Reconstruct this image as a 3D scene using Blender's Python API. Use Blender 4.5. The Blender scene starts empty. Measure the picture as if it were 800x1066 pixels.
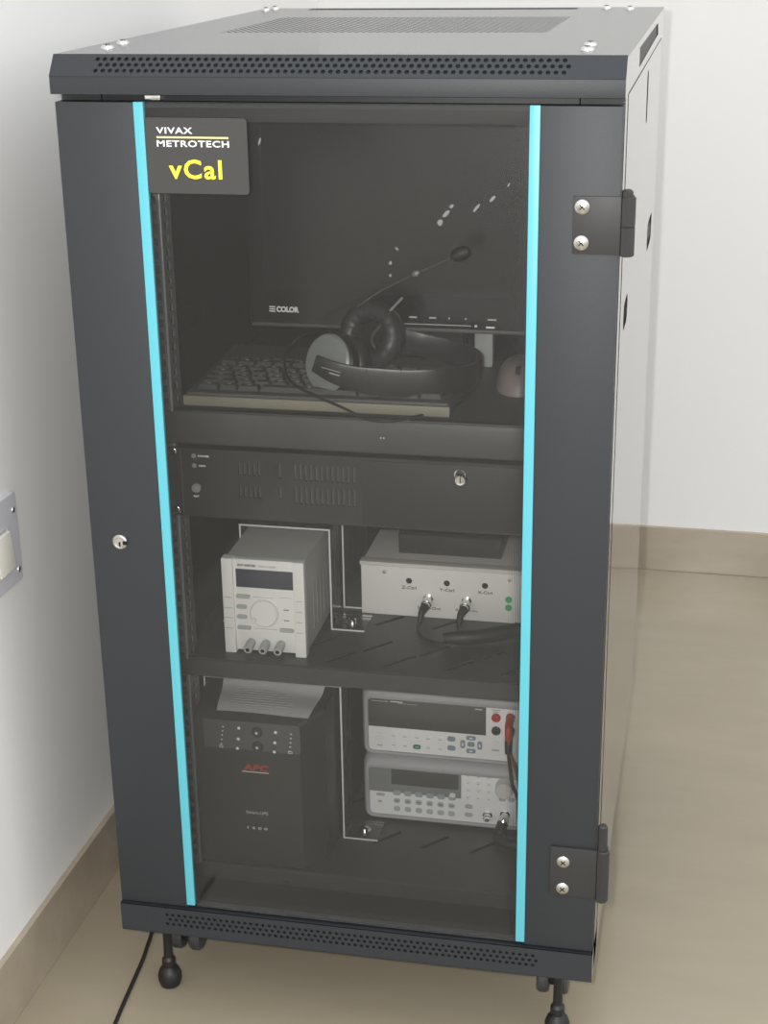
import bpy, bmesh, math, random
from mathutils import Vector, Matrix
random.seed(7)
S = bpy.context.scene
COL = S.collection
V = Vector
# ------------------------------------------------------------------ materials
def mat(name, col, rough=.5, metal=0., spec=.5, coat=0., noise=0., nscale=40., bump=0., bscale=300.):
    m = bpy.data.materials.new(name); m.use_nodes = True
    nt = m.node_tree; b = nt.nodes['Principled BSDF']
    b.inputs['Base Color'].default_value = (*col, 1)
    b.inputs['Roughness'].default_value = rough
    b.inputs['Metallic'].default_value = metal
    b.inputs['Specular IOR Level'].default_value = spec
    if coat: b.inputs['Coat Weight'].default_value = coat; b.inputs['Coat Roughness'].default_value = .12
    if noise or bump:
        tc = nt.nodes.new('ShaderNodeTexCoord')
    if noise:
        n = nt.nodes.new('ShaderNodeTexNoise'); n.inputs['Scale'].default_value = nscale; n.inputs['Detail'].default_value = 4
        nt.links.new(tc.outputs['Object'], n.inputs['Vector'])
        r = nt.nodes.new('ShaderNodeMapRange'); r.inputs[3].default_value = 1 - noise; r.inputs[4].default_value = 1 + noise
        nt.links.new(n.outputs['Fac'], r.inputs[0])
        mx = nt.nodes.new('ShaderNodeVectorMath'); mx.operation = 'SCALE'; mx.inputs[0].default_value = col
        nt.links.new(r.outputs[0], mx.inputs['Scale']); nt.links.new(mx.outputs[0], b.inputs['Base Color'])
    if bump:
        n = nt.nodes.new('ShaderNodeTexNoise'); n.inputs['Scale'].default_value = bscale; n.inputs['Detail'].default_value = 2
        nt.links.new(tc.outputs['Object'], n.inputs['Vector'])
        bp = nt.nodes.new('ShaderNodeBump'); bp.inputs['Strength'].default_value = bump; bp.inputs['Distance'].default_value = .001
        nt.links.new(n.outputs['Fac'], bp.inputs['Height']); nt.links.new(bp.outputs[0], b.inputs['Normal'])
    return m
def glassy(name, tint, haze, hazecol, rough=.02, ior=1.5, spec=1.):
    """thin clear sheet: tinted see-through, Fresnel gloss and a little pale haze mixed in"""
    m = bpy.data.materials.new(name); m.use_nodes = True; nt = m.node_tree
    for n in list(nt.nodes): nt.nodes.remove(n)
    o = nt.nodes.new('ShaderNodeOutputMaterial'); t = nt.nodes.new('ShaderNodeBsdfTransparent'); t.inputs[0].default_value = (*tint, 1)
    g = nt.nodes.new('ShaderNodeBsdfGlossy'); g.inputs['Roughness'].default_value = rough; g.inputs[0].default_value = (spec, spec, spec, 1)
    d = nt.nodes.new('ShaderNodeBsdfDiffuse'); d.inputs[0].default_value = (*hazecol, 1)
    f = nt.nodes.new('ShaderNodeFresnel'); f.inputs[0].default_value = ior
    m1 = nt.nodes.new('ShaderNodeMixShader'); m1.inputs[0].default_value = haze
    m2 = nt.nodes.new('ShaderNodeMixShader')
    nt.links.new(t.outputs[0], m1.inputs[1]); nt.links.new(d.outputs[0], m1.inputs[2])
    nt.links.new(f.outputs[0], m2.inputs[0]); nt.links.new(m1.outputs[0], m2.inputs[1]); nt.links.new(g.outputs[0], m2.inputs[2])
    nt.links.new(m2.outputs[0], o.inputs[0])
    return m
M = {}
M['door'] = mat('black_powder_coat', (.025, .0285, .0335), .5, bump=.15, bscale=900)
M['cover'] = mat('black_cover_paint', (.036, .040, .045), .24, spec=1., coat=.22)
M['side'] = mat('glossy_side_paint', (.03, .032, .036), .10, spec=.9, coat=.5)
M['recess'] = mat('matte_recess', (.03, .03, .03), .95, spec=.05)
M['inner'] = mat('dark_inner_steel', (.020, .021, .022), .55)
M['hole'] = mat('dark_hole', (.004, .004, .004), .8)
M['edge'] = mat('edge_glint', (.55, .57, .58), .35, metal=.5)
M['rail'] = mat('zinc_rail', (.20, .215, .225), .35, metal=.35, noise=.15, nscale=60)
M['shelf'] = mat('shelf_paint', (.045, .046, .046), .42)
M['pc'] = mat('computer_paint', (.020, .021, .021), .45)
M['slot'] = mat('slot_rib', (.075, .075, .07), .5)
M['chrome'] = mat('chrome', (.75, .75, .73), .18, metal=1)
M['steel'] = mat('screw_steel', (.62, .60, .56), .3, metal=1)
M['teal'] = mat('teal_trim', (.11, .48, .57), .4)
M['hinge'] = mat('hinge_grey', (.032, .031, .031), .5)
M['rubber'] = mat('black_rubber', (.012, .012, .012), .5)
M['blackplastic'] = mat('black_plastic', (.014, .014, .014), .35)
M['cushion'] = mat('leather_cushion', (.03, .031, .032), .4, bump=.4, bscale=250)
M['gloss_black'] = mat('glossy_bezel', (.012, .012, .013), .15)
M['screen'] = mat('screen_panel', (.010, .011, .012), .25)
M['greyprint'] = mat('pale_print', (.65, .66, .65), .6)
M['white'] = mat('white_print', (.9, .9, .9), .5)
M['yellow'] = mat('yellow_print', (.88, .80, .06), .5)
M['paleyellow'] = mat('cream_print', (.80, .72, .36), .5)
M['label'] = mat('label_vinyl', (.047, .047, .046), .5)
M['psu'] = mat('ivory_panel', (.84, .83, .80), .45)
M['psubody'] = mat('grey_sheet_case', (.42, .43, .41), .5)
M['psudisp'] = mat('display_blue_grey', (.045, .05, .075), .2)
M['btn'] = mat('grey_button', (.42, .44, .43), .5)
M['darkprint'] = mat('dark_print', (.08, .08, .08), .6)
M['box'] = mat('cream_box_paint', (.77, .755, .71), .45)
M['boxtop'] = mat('box_lid_paint', (.62, .60, .56), .5)
M['green'] = mat('green_dot', (.03, .42, .18), .5)
M['red'] = mat('red_plastic', (.45, .03, .02), .4)
M['redprint'] = mat('red_print', (.38, .035, .02), .5)
M['ups'] = mat('ups_plastic', (.032, .032, .030), .5)
M['upsp'] = mat('ups_panel', (.085, .085, .083), .45)
M['paper'] = mat('white_paper', (.93, .93, .93), .8, noise=.05, nscale=80)
M['ink'] = mat('grey_ink', (.45, .45, .46), .8)
M['bumper'] = mat('grey_rubber_bumper', (.37, .375, .385), .55)
M['meter'] = mat('meter_panel', (.80, .80, .79), .45)
M['lcd'] = mat('lcd_glass', (.07, .075, .068), .2)
M['lcdframe'] = mat('lcd_frame', (.20, .21, .21), .4)
M['teal_soft'] = mat('softkey', (.32, .37, .38), .4)
M['greenbtn'] = mat('green_button', (.03, .18, .11), .4)
M['bluebtn'] = mat('blue_grey_button', (.22, .27, .32), .4)
M['orange'] = mat('brown_plastic', (.22, .09, .02), .4)
M['kb'] = mat('keyboard_case', (.075, .073, .066), .5)
M['kbfront'] = mat('keyboard_cream_edge', (.23, .215, .16), .5)
M['key'] = mat('keycap', (.055, .055, .052), .35)
M['mouse'] = mat('mouse_plastic', (.25, .20, .185), .4)
M['silver'] = mat('silver_plastic', (.33, .35, .335), .35, metal=.3)
M['wall'] = mat('white_wall_paint', (.85, .845, .83), .7, noise=.01, nscale=3, bump=.1, bscale=60)
M['switchplate'] = mat('switch_plate', (.62, .62, .66), .35)
M['switch'] = mat('switch_rocker', (.78, .76, .68), .3)
M['glass'] = glassy('smoked_glass', (.945, .945, .94), .022, (.50, .50, .50), spec=.42)  # pale haze painted in for the veil of reflections over the interior
M['acrylic'] = glassy('clear_acrylic', (.93, .93, .92), .07, (.7, .7, .68), rough=.15)
M['acrylic_grey'] = glassy('grey_clear_plastic', (.80, .84, .86), .20, (.55, .60, .64), rough=.15)
M['frost'] = mat('frosted_edge', (.75, .75, .72), .4)
M['frit'] = mat('printed_dots', (.02, .022, .022), .5)
M['pale_mark'] = glassy('glass_pale_mark', (1, 1, 1), .20, (.8, .8, .8), rough=.4)
M['castor'] = mat('castor_wheel', (.05, .05, .05), .4)

def tile_mat(name, base, dark, rough, tile=.6, ox=.0, oy=.0, grout=(.335,.29,.212), joints=True):
    m = bpy.data.materials.new(name); m.use_nodes = True; nt = m.node_tree; b = nt.nodes['Principled BSDF']
    tc = nt.nodes.new('ShaderNodeTexCoord')
    n = nt.nodes.new('ShaderNodeTexNoise'); n.inputs['Scale'].default_value = 5; n.inputs['Detail'].default_value = 6; n.inputs['Roughness'].default_value = .6
    mp = nt.nodes.new('ShaderNodeMapping'); mp.inputs['Scale'].default_value = (1, 3, 3)
    nt.links.new(tc.outputs['Object'], mp.inputs[0]); nt.links.new(mp.outputs[0], n.inputs['Vector'])
    cr = nt.nodes.new('ShaderNodeValToRGB'); cr.color_ramp.elements[0].position = .3; cr.color_ramp.elements[1].position = .7
    cr.color_ramp.elements[0].color = (*dark, 1); cr.color_ramp.elements[1].color = (*base, 1)
    nt.links.new(n.outputs['Fac'], cr.inputs[0])
    out = cr.outputs[0]
    if joints:
        br = nt.nodes.new('ShaderNodeTexBrick'); br.offset = 0; br.inputs['Scale'].default_value = 1
        br.inputs['Brick Width'].default_value = tile; br.inputs['Row Height'].default_value = tile
        br.inputs['Mortar Size'].default_value = .0012; br.inputs['Mortar Smooth'].default_value = .2
        m2 = nt.nodes.new('ShaderNodeMapping'); m2.inputs['Location'].default_value = (ox, oy, 0)
        nt.links.new(tc.outputs['Object'], m2.inputs[0]); nt.links.new(m2.outputs[0], br.inputs['Vector'])
        mx = nt.nodes.new('ShaderNodeMix'); mx.data_type = 'RGBA'
        nt.links.new(br.outputs['Fac'], mx.inputs[0]); nt.links.new(out, mx.inputs[6]); mx.inputs[7].default_value = (*grout, 1)
        out = mx.outputs[2]
    nt.links.new(out, b.inputs['Base Color'])
    b.inputs['Roughness'].default_value = rough
    return m
M['floor'] = tile_mat('beige_floor_tile', (.352, .303, .220), (.325, .280, .203), .22, tile=.6, ox=-.47, oy=.13)
M['skirt'] = tile_mat('beige_skirting_tile', (.42, .36, .275), (.35, .295, .225), .18, joints=False)

# ------------------------------------------------------------------ mesh builder
def spline(pts, n=8):
    pts = [V(p) for p in pts]
    P = [pts[0] * 2 - pts[1]] + pts + [pts[-1] * 2 - pts[-2]]
    out = []
    for i in range(1, len(P) - 2):
        a, b, c, d = P[i - 1:i + 3]
        for k in range(n):
            t = k / n
            out.append(.5 * ((2 * b) + (c - a) * t + (2 * a - 5 * b + 4 * c - d) * t * t + (3 * b - a - 3 * c + d) * t ** 3))
    out.append(pts[-1]); return out
def frame(d):
    d = V(d).normalized(); a = V((0, 0, 1)) if abs(d.z) < .9 else V((1, 0, 0))
    u = d.cross(a).normalized(); return u, d.cross(u), d
class MB:
    def __init__(s): s.bm = bmesh.new(); s.m = []
    def mi(s, m):
        if m not in s.m: s.m.append(m)
        return s.m.index(m)
    def merge(s, b, m, fn=None):
        for f in b.faces: f.material_index = s.mi(m)
        if fn:
            for v in b.verts: v.co = fn(v.co)
        me = bpy.data.meshes.new('t'); b.to_mesh(me); b.free(); s.bm.from_mesh(me); bpy.data.meshes.remove(me)
        return s
    def box(s, x0, x1, y0, y1, z0, z1, m, bev=0, seg=2, fn=None, hide=None):
        b = bmesh.new(); bmesh.ops.create_cube(b, size=1)
        for v in b.verts: v.co = V(((x0 + x1) / 2 + v.co.x * (x1 - x0), (y0 + y1) / 2 + v.co.y * (y1 - y0), (z0 + z1) / 2 + v.co.z * (z1 - z0)))
        if bev: bmesh.ops.bevel(b, geom=b.edges[:], offset=bev, segments=seg, affect='EDGES', profile=.6)
        return s.merge(b, m, fn)
    def loft(s, rings, m, cap=True):
        b = bmesh.new(); R = [[b.verts.new(V(p)) for p in r] for r in rings]; n = len(R[0])
        for i in range(len(R) - 1):
            for j in range(n): b.faces.new((R[i][j], R[i][(j + 1) % n], R[i + 1][(j + 1) % n], R[i + 1][j]))
        if cap: b.faces.new(R[0][::-1]); b.faces.new(R[-1])
        bmesh.ops.recalc_face_normals(b, faces=b.faces[:])
        return s.merge(b, m)
    def lathe(s, prof, o, ax, m, seg=24):
        u, w, d = frame(ax); o = V(o)
        rings = [[o + d * h + (u * math.cos(2 * math.pi * k / seg) + w * math.sin(2 * math.pi * k / seg)) * max(r, 1e-5) for k in range(seg)] for r, h in prof]
        return s.loft(rings, m)
    def cyl(s, p0, p1, r, m, r1=None, seg=20):
        d = V(p1) - V(p0); return s.lathe([(r, 0), (r if r1 is None else r1, d.length)], p0, d, m, seg)
    def tube(s, pts, r, m, seg=10, smooth=8):
        P = spline(pts, smooth) if smooth else [V(p) for p in pts]
        rings = []; u = None
        for i, p in enumerate(P):
            t = (P[min(i + 1, len(P) - 1)] - P[max(i - 1, 0)]).normalized()
            if u is None: u = frame(t)[0]
            u = (u - t * u.dot(t)).normalized(); w = t.cross(u)
            rr = r if not callable(r) else r(i / (len(P) - 1))
            rings.append([p + (u * math.cos(2 * math.pi * k / seg) + w * math.sin(2 * math.pi * k / seg)) * rr for k in range(seg)])
        return s.loft(rings, m)
    def ribbon(s, pts, up, w, t, m, smooth=8, wf=None):
        P = spline(pts, smooth); up = V(up); rings = []
        for i, p in enumerate(P):
            d = (P[min(i + 1, len(P) - 1)] - P[max(i - 1, 0)]).normalized(); n = d.cross(up).normalized(); u2 = n.cross(d).normalized()
            ww = w * (wf(i / (len(P) - 1)) if wf else 1)
            sec = [(-.5, -.35), (-.42, -.5), (.42, -.5), (.5, -.35), (.5, .35), (.42, .5), (-.42, .5), (-.5, .35)]
            rings.append([p + u2 * (a * ww) + n * (b_ * t) for a, b_ in sec])
        return s.loft(rings, m)
    def torus(s, c, ax, R, r, m, seg=36, sub=12, sx=1.):
        u, w, d = frame(ax); c = V(c); b = bmesh.new(); rings = []
        for i in range(seg):
            a = 2 * math.pi * i / seg; e = u * math.cos(a) + w * math.sin(a)
            rr = r * (1 + .05 * math.cos(a * 18))
            rings.append([b.verts.new(c + e * (R + rr * math.cos(2 * math.pi * k / sub)) + d * (rr * math.sin(2 * math.pi * k / sub))) for k in range(sub)])
        for i in range(seg):
            for k in range(sub): b.faces.new((rings[i][k], rings[i][(k + 1) % sub], rings[(i + 1) % seg][(k + 1) % sub], rings[(i + 1) % seg][k]))
        bmesh.ops.recalc_face_normals(b, faces=b.faces[:])
        return s.merge(b, m)
    def sheet(s, loops, t, fn, m):
        """flat plate cut with holes (loops: outline first, then the holes), thickness t; fn maps (u, v, w) to space"""
        cu = bpy.data.curves.new('c', 'CURVE'); cu.dimensions = '2D'; cu.fill_mode = 'BOTH'; cu.extrude = t / 2
        for L in loops:
            sp = cu.splines.new('POLY'); sp.points.add(len(L) - 1)
            for p, q in zip(sp.points, L): p.co = (q[0], q[1], 0, 1)
            sp.use_cyclic_u = True
        return s._curve(cu, fn, m)
    def _curve(s, cu, fn, m):
        o = bpy.data.objects.new('t', cu); COL.objects.link(o)
        me = bpy.data.meshes.new_from_object(o.evaluated_get(bpy.context.evaluated_depsgraph_get()))
        bpy.data.objects.remove(o); bpy.data.curves.remove(cu)
        b = bmesh.new(); b.from_mesh(me); bpy.data.meshes.remove(me)
        return s.merge(b, m, fn)
    def text(s, txt, x0, x1, z0, z1, y, m, bold=0., t=.0004, shear=0., fn=None, sp=1.):
        """lettering fitted into x0..x1, z0..z1 on the plane y, facing -y"""
        cu = bpy.data.curves.new('f', 'FONT'); cu.body = txt; cu.size = 1; cu.extrude = .001; cu.offset = bold; cu.shear = shear; cu.space_character = sp; cu.resolution_u = 3
        o = bpy.data.objects.new('t', cu); COL.objects.link(o)
        me = bpy.data.meshes.new_from_object(o.evaluated_get(bpy.context.evaluated_depsgraph_get()))
        bpy.data.objects.remove(o); bpy.data.curves.remove(cu)
        b = bmesh.new(); b.from_mesh(me); bpy.data.meshes.remove(me)
        xs = [v.co.x for v in b.verts]; ys = [v.co.y for v in b.verts]; a, c, d, e = min(xs), max(xs), min(ys), max(ys)
        def F(p):
            q = V((x0 + (p.x - a) / (c - a) * (x1 - x0), y - t / 2 - (p.z / .002) * t, z0 + (p.y - d) / (e - d) * (z1 - z0)))
            return fn(q) if fn else q
        return s.merge(b, m, F)
    def poly(s, pts, m):
        b = bmesh.new(); b.faces.new([b.verts.new(V(p)) for p in pts]); return s.merge(b, m)
    def build(s, name, parent=None, org=None, smooth=True):
        o_ = V(org) if org is not None else (parent['_o'] if False else ORG.get(parent.name, V((0, 0, 0))) if parent else V((0, 0, 0)))
        for v in s.bm.verts: v.co -= o_
        me = bpy.data.meshes.new(name); s.bm.to_mesh(me); s.bm.free()
        for m in s.m: me.materials.append(M[m])
        if smooth:
            me.shade_smooth(); me.set_sharp_from_angle(angle=.6)
        o = bpy.data.objects.new(name, me); COL.objects.link(o)
        if parent: o.parent = parent; ORG[o.name] = o_
        else: o.location = o_; ORG[o.name] = o_
        return o
ORG = {}
def thing(name, label, cat, loc, group=None):
    o = bpy.data.objects.new(name, None); o.empty_display_size = .02; COL.objects.link(o); o.location = loc; ORG[o.name] = V(loc)
    o['label'] = label; o['category'] = cat
    if group: o['group'] = group
    return o
def tag(o, label, cat, group=None):
    o['label'] = label; o['category'] = cat
    if group: o['group'] = group
    return o
def rect(a, b, c, d): return [(a, c), (b, c), (b, d), (a, d)]
def ngon(cx, cy, r, n=6, a0=0.): return [(cx + r * math.cos(a0 + 2 * math.pi * k / n), cy + r * math.sin(a0 + 2 * math.pi * k / n)) for k in range(n)]
def rrect(a, b, c, d, r, n=4):
    out = []
    for cx, cy, s0 in ((b - r, d - r, 0), (a + r, d - r, 1), (a + r, c + r, 2), (b - r, c + r, 3)):
        for k in range(n + 1):
            t = (s0 + k / n) * math.pi / 2; out.append((cx + r * math.cos(t), cy + r * math.sin(t)))
    return out
def front(y): return lambda p: V((p.x, y - p.z, p.y))          # plate facing -y
def flat(z): return lambda p: V((p.x, p.y, z + p.z))           # plate facing +z
def sidex(x): return lambda p: V((x + p.z, p.x, p.y))          # plate facing +x

# ================================================================== THE ROOM
PHI = .0158
def Lw(d, t, z): c, s = math.cos(PHI), math.sin(PHI); return V((-.134 + s * t - c * d, c * t + s * d, z))   # left wall: d into wall
def Bw(t, d, z): c, s = math.cos(PHI), math.sin(PHI); return V((c * t + s * d, 1.6215 - s * t + c * d, z))  # back wall: d into wall
def structure(b, name):
    o = b.build(name, smooth=False); o['kind'] = 'structure'; return o
b = MB(); b.box(-.35, 4.2, -4.2, 1.9, -.05, 0, 'floor'); structure(b, 'floor')
b = MB(); b.box(.008, .16, -.55, 1.63, 0, 2.9, 'wall', fn=lambda p: Lw(p.x, p.y, p.z)); structure(b, 'wall_left')
b = MB(); b.box(-.13, 4.2, .008, .16, 0, 2.9, 'wall', fn=lambda p: Bw(p.x, p.y, p.z)); structure(b, 'wall_back')
b = MB(); b.box(0, .012, -.55, 1.615, 0, .099, 'skirt', bev=.0015, fn=lambda p: Lw(p.x, p.y, p.z)); structure(b, 'baseboard_left')
b = MB(); b.box(-.105, 4.2, 0, .012, 0, .099, 'skirt', bev=.0015, fn=lambda p: Bw(p.x, p.y, p.z)); structure(b, 'baseboard_back')

# light switch on the left wall
sw = thing('light_switch', 'grey-white wall switch plate with a cream rocker, on the left wall', 'light switch', Lw(.008, .035, .62))
def SW(b, name, par): return b.build(name, par)
b = MB(); b.sheet([rrect(-.058, .0915, .563, .678, .004), rect(-.03, .062, .588, .640)], .006, lambda p: Lw(.0045 - p.z, p.x, p.y), 'switchplate')
pl = SW(b, 'plate', sw)
for yy, zz in ((.081, .657), (.081, .578), (-.047, .657), (-.047, .578)):
    b = MB(); b.lathe([(.004, 0), (.0035, .0015), (0, .002)], Lw(.0012, yy, zz), (1, 0, 0), 'steel', 14); SW(b, 'screw', pl)
for a, c in ((.017, .060), (-.028, .015)):
    b = MB(); b.box(-.006, .006, a, c, .590, .638, 'switch', bev=.002, fn=lambda p: Lw(p.x + (p.z - .614) * .08, p.y, p.z)); SW(b, 'rocker', sw)

# ================================================================== THE CABINET
cab = thing('server_cabinet', 'tall black server rack cabinet with smoked glass door and teal trim strips', 'server cabinet', (.3, .42, 0))
W, D, H, ZB, ZD0, ZD1 = .6, .847, 1.2044, .1231, .1639, 1.1568
# --- top cover: folded sheet steel with perforated front bevel and top vent
c = MB()
x0, x1 = -.001, .601
vent = []
py = .0088
for j in range(34):
    y = .33 + j * .0088
    a = .088 - 0 * y
    for i in range(45):
        x = a + i * .0089 + (.00445 if j % 2 else 0)
        if x < .488: vent.append(ngon(x, y, .0031, 6, math.pi / 6))
slot = rrect(.075, .478, .80, .832, .004)
c.sheet([rect(x0, x1, .012, D)] + vent + [slot], .0015, flat(H - .00075), 'cover')
# bevel with holes
L = math.hypot(.0172, .0214); dy, dz = -.0172 / L, -.0214 / L
def bev(p): return V((p.x, .012 + dy * p.y - p.z * .78, H + dz * p.y + p.z * .62))
hs = []
for r in range(3):
    for i in range(63):
        hs.append(ngon(.050 + i * .0079 + (.00395 if r % 2 else 0), .0063 + r * .0070, .0026, 6, 0))
c.sheet([rect(x0, x1, 0, L)] + hs, .0012, bev, 'door')
c.loft([[(x, .0125, H - .004), (x, -.0018, H - .0225), (x, -.0010, H - .0225), (x, .0133, H - .004)] for x in (.02, .58)], 'inner')
c.box(x0, x1, -.0052, -.0036, 1.165, H - .0214, 'door', bev=.0004)
c.box(x0 + .002, x1 - .002, -.0040, .02, 1.165, 1.1662, 'inner')
# side skirts of the cover with a dark vent
for sx in (0, 1):
    xx = x1 - .0015 if sx else x0
    b2 = [(-.0035, 1.165), (D - .0016, 1.165), (D - .0016, H - .0016), (.0125, H - .0016), (-.0035, H - .0216)]
    holes = [[(.232, 1.1735), (.685, 1.1775), (.668, 1.1935), (.229, 1.195)]]
    c.sheet([b2] + holes, .0015, sidex(xx + .00075), 'side')
    c.box(xx - .0006 + .0021 * (1 - sx), xx - .0001 + .0021 * (1 - sx), .22, .70, 1.168, 1.198, 'hinge')
c.box(x0, x1, D - .0015, D, 1.165, H, 'cover')
top = c.build('top_cover', cab)
b = MB(); b.box(.065, .50, .32, .64, 1.160, 1.161, 'hole'); b.box(.065, .49, .79, .84, 1.172, 1.173, 'hole'); b.build('vent_backing', top)
for x, y in ((.0315, .085), (.0243, .152), (.0134, .79), (.018, .825), (.5562, .0714), (.554, .1332), (.5547, .7936), (.52, .815)):
    b = MB(); b.lathe([(.0075, 0), (.0075, .001), (.0062, .003), (.003, .0042), (0, .0044)], (x, y, H), (0, 0, 1), 'chrome', 16)
    b.box(x - .003, x + .003, y - .0006, y + .0006, H + .004, H + .0048, 'hole'); b.box(x - .0006, x + .0006, y - .003, y + .003, H + .004, H + .0048, 'hole')
    b.build('screw', top)
# --- body shell
b = MB(); b.box(.0, .0015, .021, D, ZB + .002, 1.165, 'side'); b.build('side_panel', cab)
c = MB()
c.box(.5985, .6, .0205, .060, ZB + .001, 1.165, 'side')
c.sheet([rect(.0615, .83, ZB + .004, 1.162), rrect(.118, .188, .898, .930, .014), rrect(.625, .745, .886, .926, .018), rrect(.445, .475, 1.085, 1.15, .012)], .0015, sidex(.5997), 'side')
c.box(.5985, .6, .8315, D, ZB + .001, 1.165, 'side')
c.box(.5980, .5988, .065, .82, .86, 1.16, 'recess')
sp = c.build('side_panel', cab)
b = MB(); b.box(.5988, .6, .128, .178, .904, .924, 'recess', bev=.0004); b.build('latch', sp)
b = MB(); b.box(.5988, .6, .655, .715, .896, .916, 'hinge', bev=.0004); b.build('latch', sp)
b = MB(); b.box(0, .6, D - .0015, D, ZB, 1.165, 'inner'); b.build('back_panel', cab)
c = MB()                                   # front frame behind the door
for bx in ((.0015, .045, .0215, .035, ZD0, 1.163), (.555, .5985, .0215, .035, ZD0, 1.163), (.0015, .0215, .80, .845, ZB, 1.163), (.5785, .5985, .80, .845, ZB, 1.163)):
    c = MB(); c.box(*bx, 'inner'); c.build('frame_post', cab)
c = MB(); c.box(.046, .554, .0215, .05, 1.135, 1.1645, 'inner', bev=.001); c.build('frame_rail', cab)
# inner lining sheet keeps interior dark
b = MB(); b.box(.0025, .5975, .06, .84, .1245, .1265, 'inner'); b.build('floor_plate', cab)
# --- base tray with perforated front
c = MB(); hs = []
for r in range(3):
    for i in range(60):
        hs.append(ngon(.062 + i * .0079 + (.00395 if r % 2 else 0), ZB + .0145 + r * .0068, .0024, 6, 0))
c.sheet([rect(0, .6, ZB, ZD0 - .003)] + hs, .0015, front(-.003), 'door')
c.box(0, .6, -.0037, .0215, ZD0 - .0045, ZD0 - .003, 'door')
c.box(0, .0015, -.003, D, ZB, ZD0 - .003, 'door'); c.box(.5985, .6, -.003, D, ZB, ZD0 - .003, 'side')
c.box(0, .6, -.003, D, ZB - .0015, ZB, 'inner')
c.box(.01, .59, -.0002, .0006, ZB, ZD0 - .005, 'inner')
base = c.build('base_tray', cab)
# --- levelling feet and castors
for fx, fy in ((.038, .052), (.5555, .048), (.04, .79), (.56, .79)):
    b = MB(); b.lathe([(.008, 0), (.0135, .003), (.0155, .010), (.0158, .018), (.013, .026), (.0075, .031), (.009, .033), (.009, .042), (.006, .046), (.0055, .085), (.0075, .088), (.0075, .1215)], (fx, fy, 0), (0, 0, 1), 'rubber', 28)
    b.box(fx - .022, fx + .022, fy - .02, fy + .012, .114, .1215, 'rubber', bev=.002)
    b.build('levelling_foot', cab)
for fx, fy in ((.050, .100), (.5445, .097), (.05, .75), (.55, .75)):
    b = MB(); b.box(fx - .02, fx + .02, fy - .02, fy + .022, .1135, .1215, 'rubber', bev=.002)
    b.box(fx - .0045, fx + .0045, fy - .012, fy + .02, .045, .115, 'rubber', bev=.002)
    b.lathe([(.020, 0), (.020, .028)], (fx - .014, fy + .004, .062), (1, 0, 0), 'rubber', 20)
    ca = b.build('castor', cab)
    for sxx in (-1, 1):
        b = MB(); xw = fx + sxx * .0125
        b.lathe([(.006, -.0075), (.021, -.0075), (.0235, -.004), (.0235, .004), (.021, .0075), (.006, .0075)], (xw, fy + .004, .050), (1, 0, 0), 'castor', 28)
        b.lathe([(.006, 0), (.005, .001)], (xw + sxx * .0075, fy + .004, .050), (sxx, 0, 0), 'steel', 14)
        b.build('wheel', ca)
# --- door
door = MB(); door.box(.001, .0905, 0, .0185, ZD0, ZD1, 'door', bev=.0008); door.box(.5165, .5995, 0, .0185, ZD0, ZD1, 'door', bev=.0008)
door.box(.09, .517, .006, .018, ZD1 - .006, ZD1, 'door'); door.box(.09, .517, .006, .018, ZD0, ZD0 + .007, 'door')
door = door.build('door', cab)
b = MB(); b.box(.0985, .5085, .001, .005, ZD0 + .0015, ZD1 - .0005, 'glass')
gl = b.build('door_glass', door)
gl['label'] = 'smoked see-through glass pane'
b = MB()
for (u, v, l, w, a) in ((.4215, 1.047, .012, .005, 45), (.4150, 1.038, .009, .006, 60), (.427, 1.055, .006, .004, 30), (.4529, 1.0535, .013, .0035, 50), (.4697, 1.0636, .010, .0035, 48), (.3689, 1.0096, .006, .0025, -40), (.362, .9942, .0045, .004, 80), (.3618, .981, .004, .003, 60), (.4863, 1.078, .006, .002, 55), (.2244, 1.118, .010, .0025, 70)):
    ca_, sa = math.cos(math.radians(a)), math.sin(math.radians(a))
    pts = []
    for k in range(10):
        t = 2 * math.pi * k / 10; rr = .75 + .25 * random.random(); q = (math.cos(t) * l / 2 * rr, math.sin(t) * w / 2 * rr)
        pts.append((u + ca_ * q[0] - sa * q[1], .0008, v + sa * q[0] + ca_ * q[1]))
    b = MB(); b.poly(pts, 'pale_mark'); b.build('pale_mark', gl, smooth=False)  # small pale see-through streaks on the pane
b = MB(); bb = bmesh.new()                 # printed halftone dots along both edges of the glass
for side in (0, 1):
    for i in range(9):
        for j in range(540):
            x = (.5065 - i * .0018) if side else (.1010 + i * .0018); z = .170 + j * .0018 + (.0009 if i % 2 else 0)
            if z > 1.153 or (not side and z > 1.055 and i > -1 and z < 1.146): continue
            r = .00095 - i * .000075
            bb.faces.new([bb.verts.new((x + dx * r, .0008, z + dz_ * r)) for dx, dz_ in ((-1, 0), (0, -1), (1, 0), (0, 1))])
b.merge(bb, 'frit'); b.build('dot_print', gl, smooth=False)
for a in (.0885, .5065):
    b = MB(); b.box(a, a + .0108, -.0012, .0062, ZD0 + .0035, ZD1 + .0005, 'teal', bev=.0008)
    o = b.build('trim_strip', door); o['label'] = 'bright teal trim strip'
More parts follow.
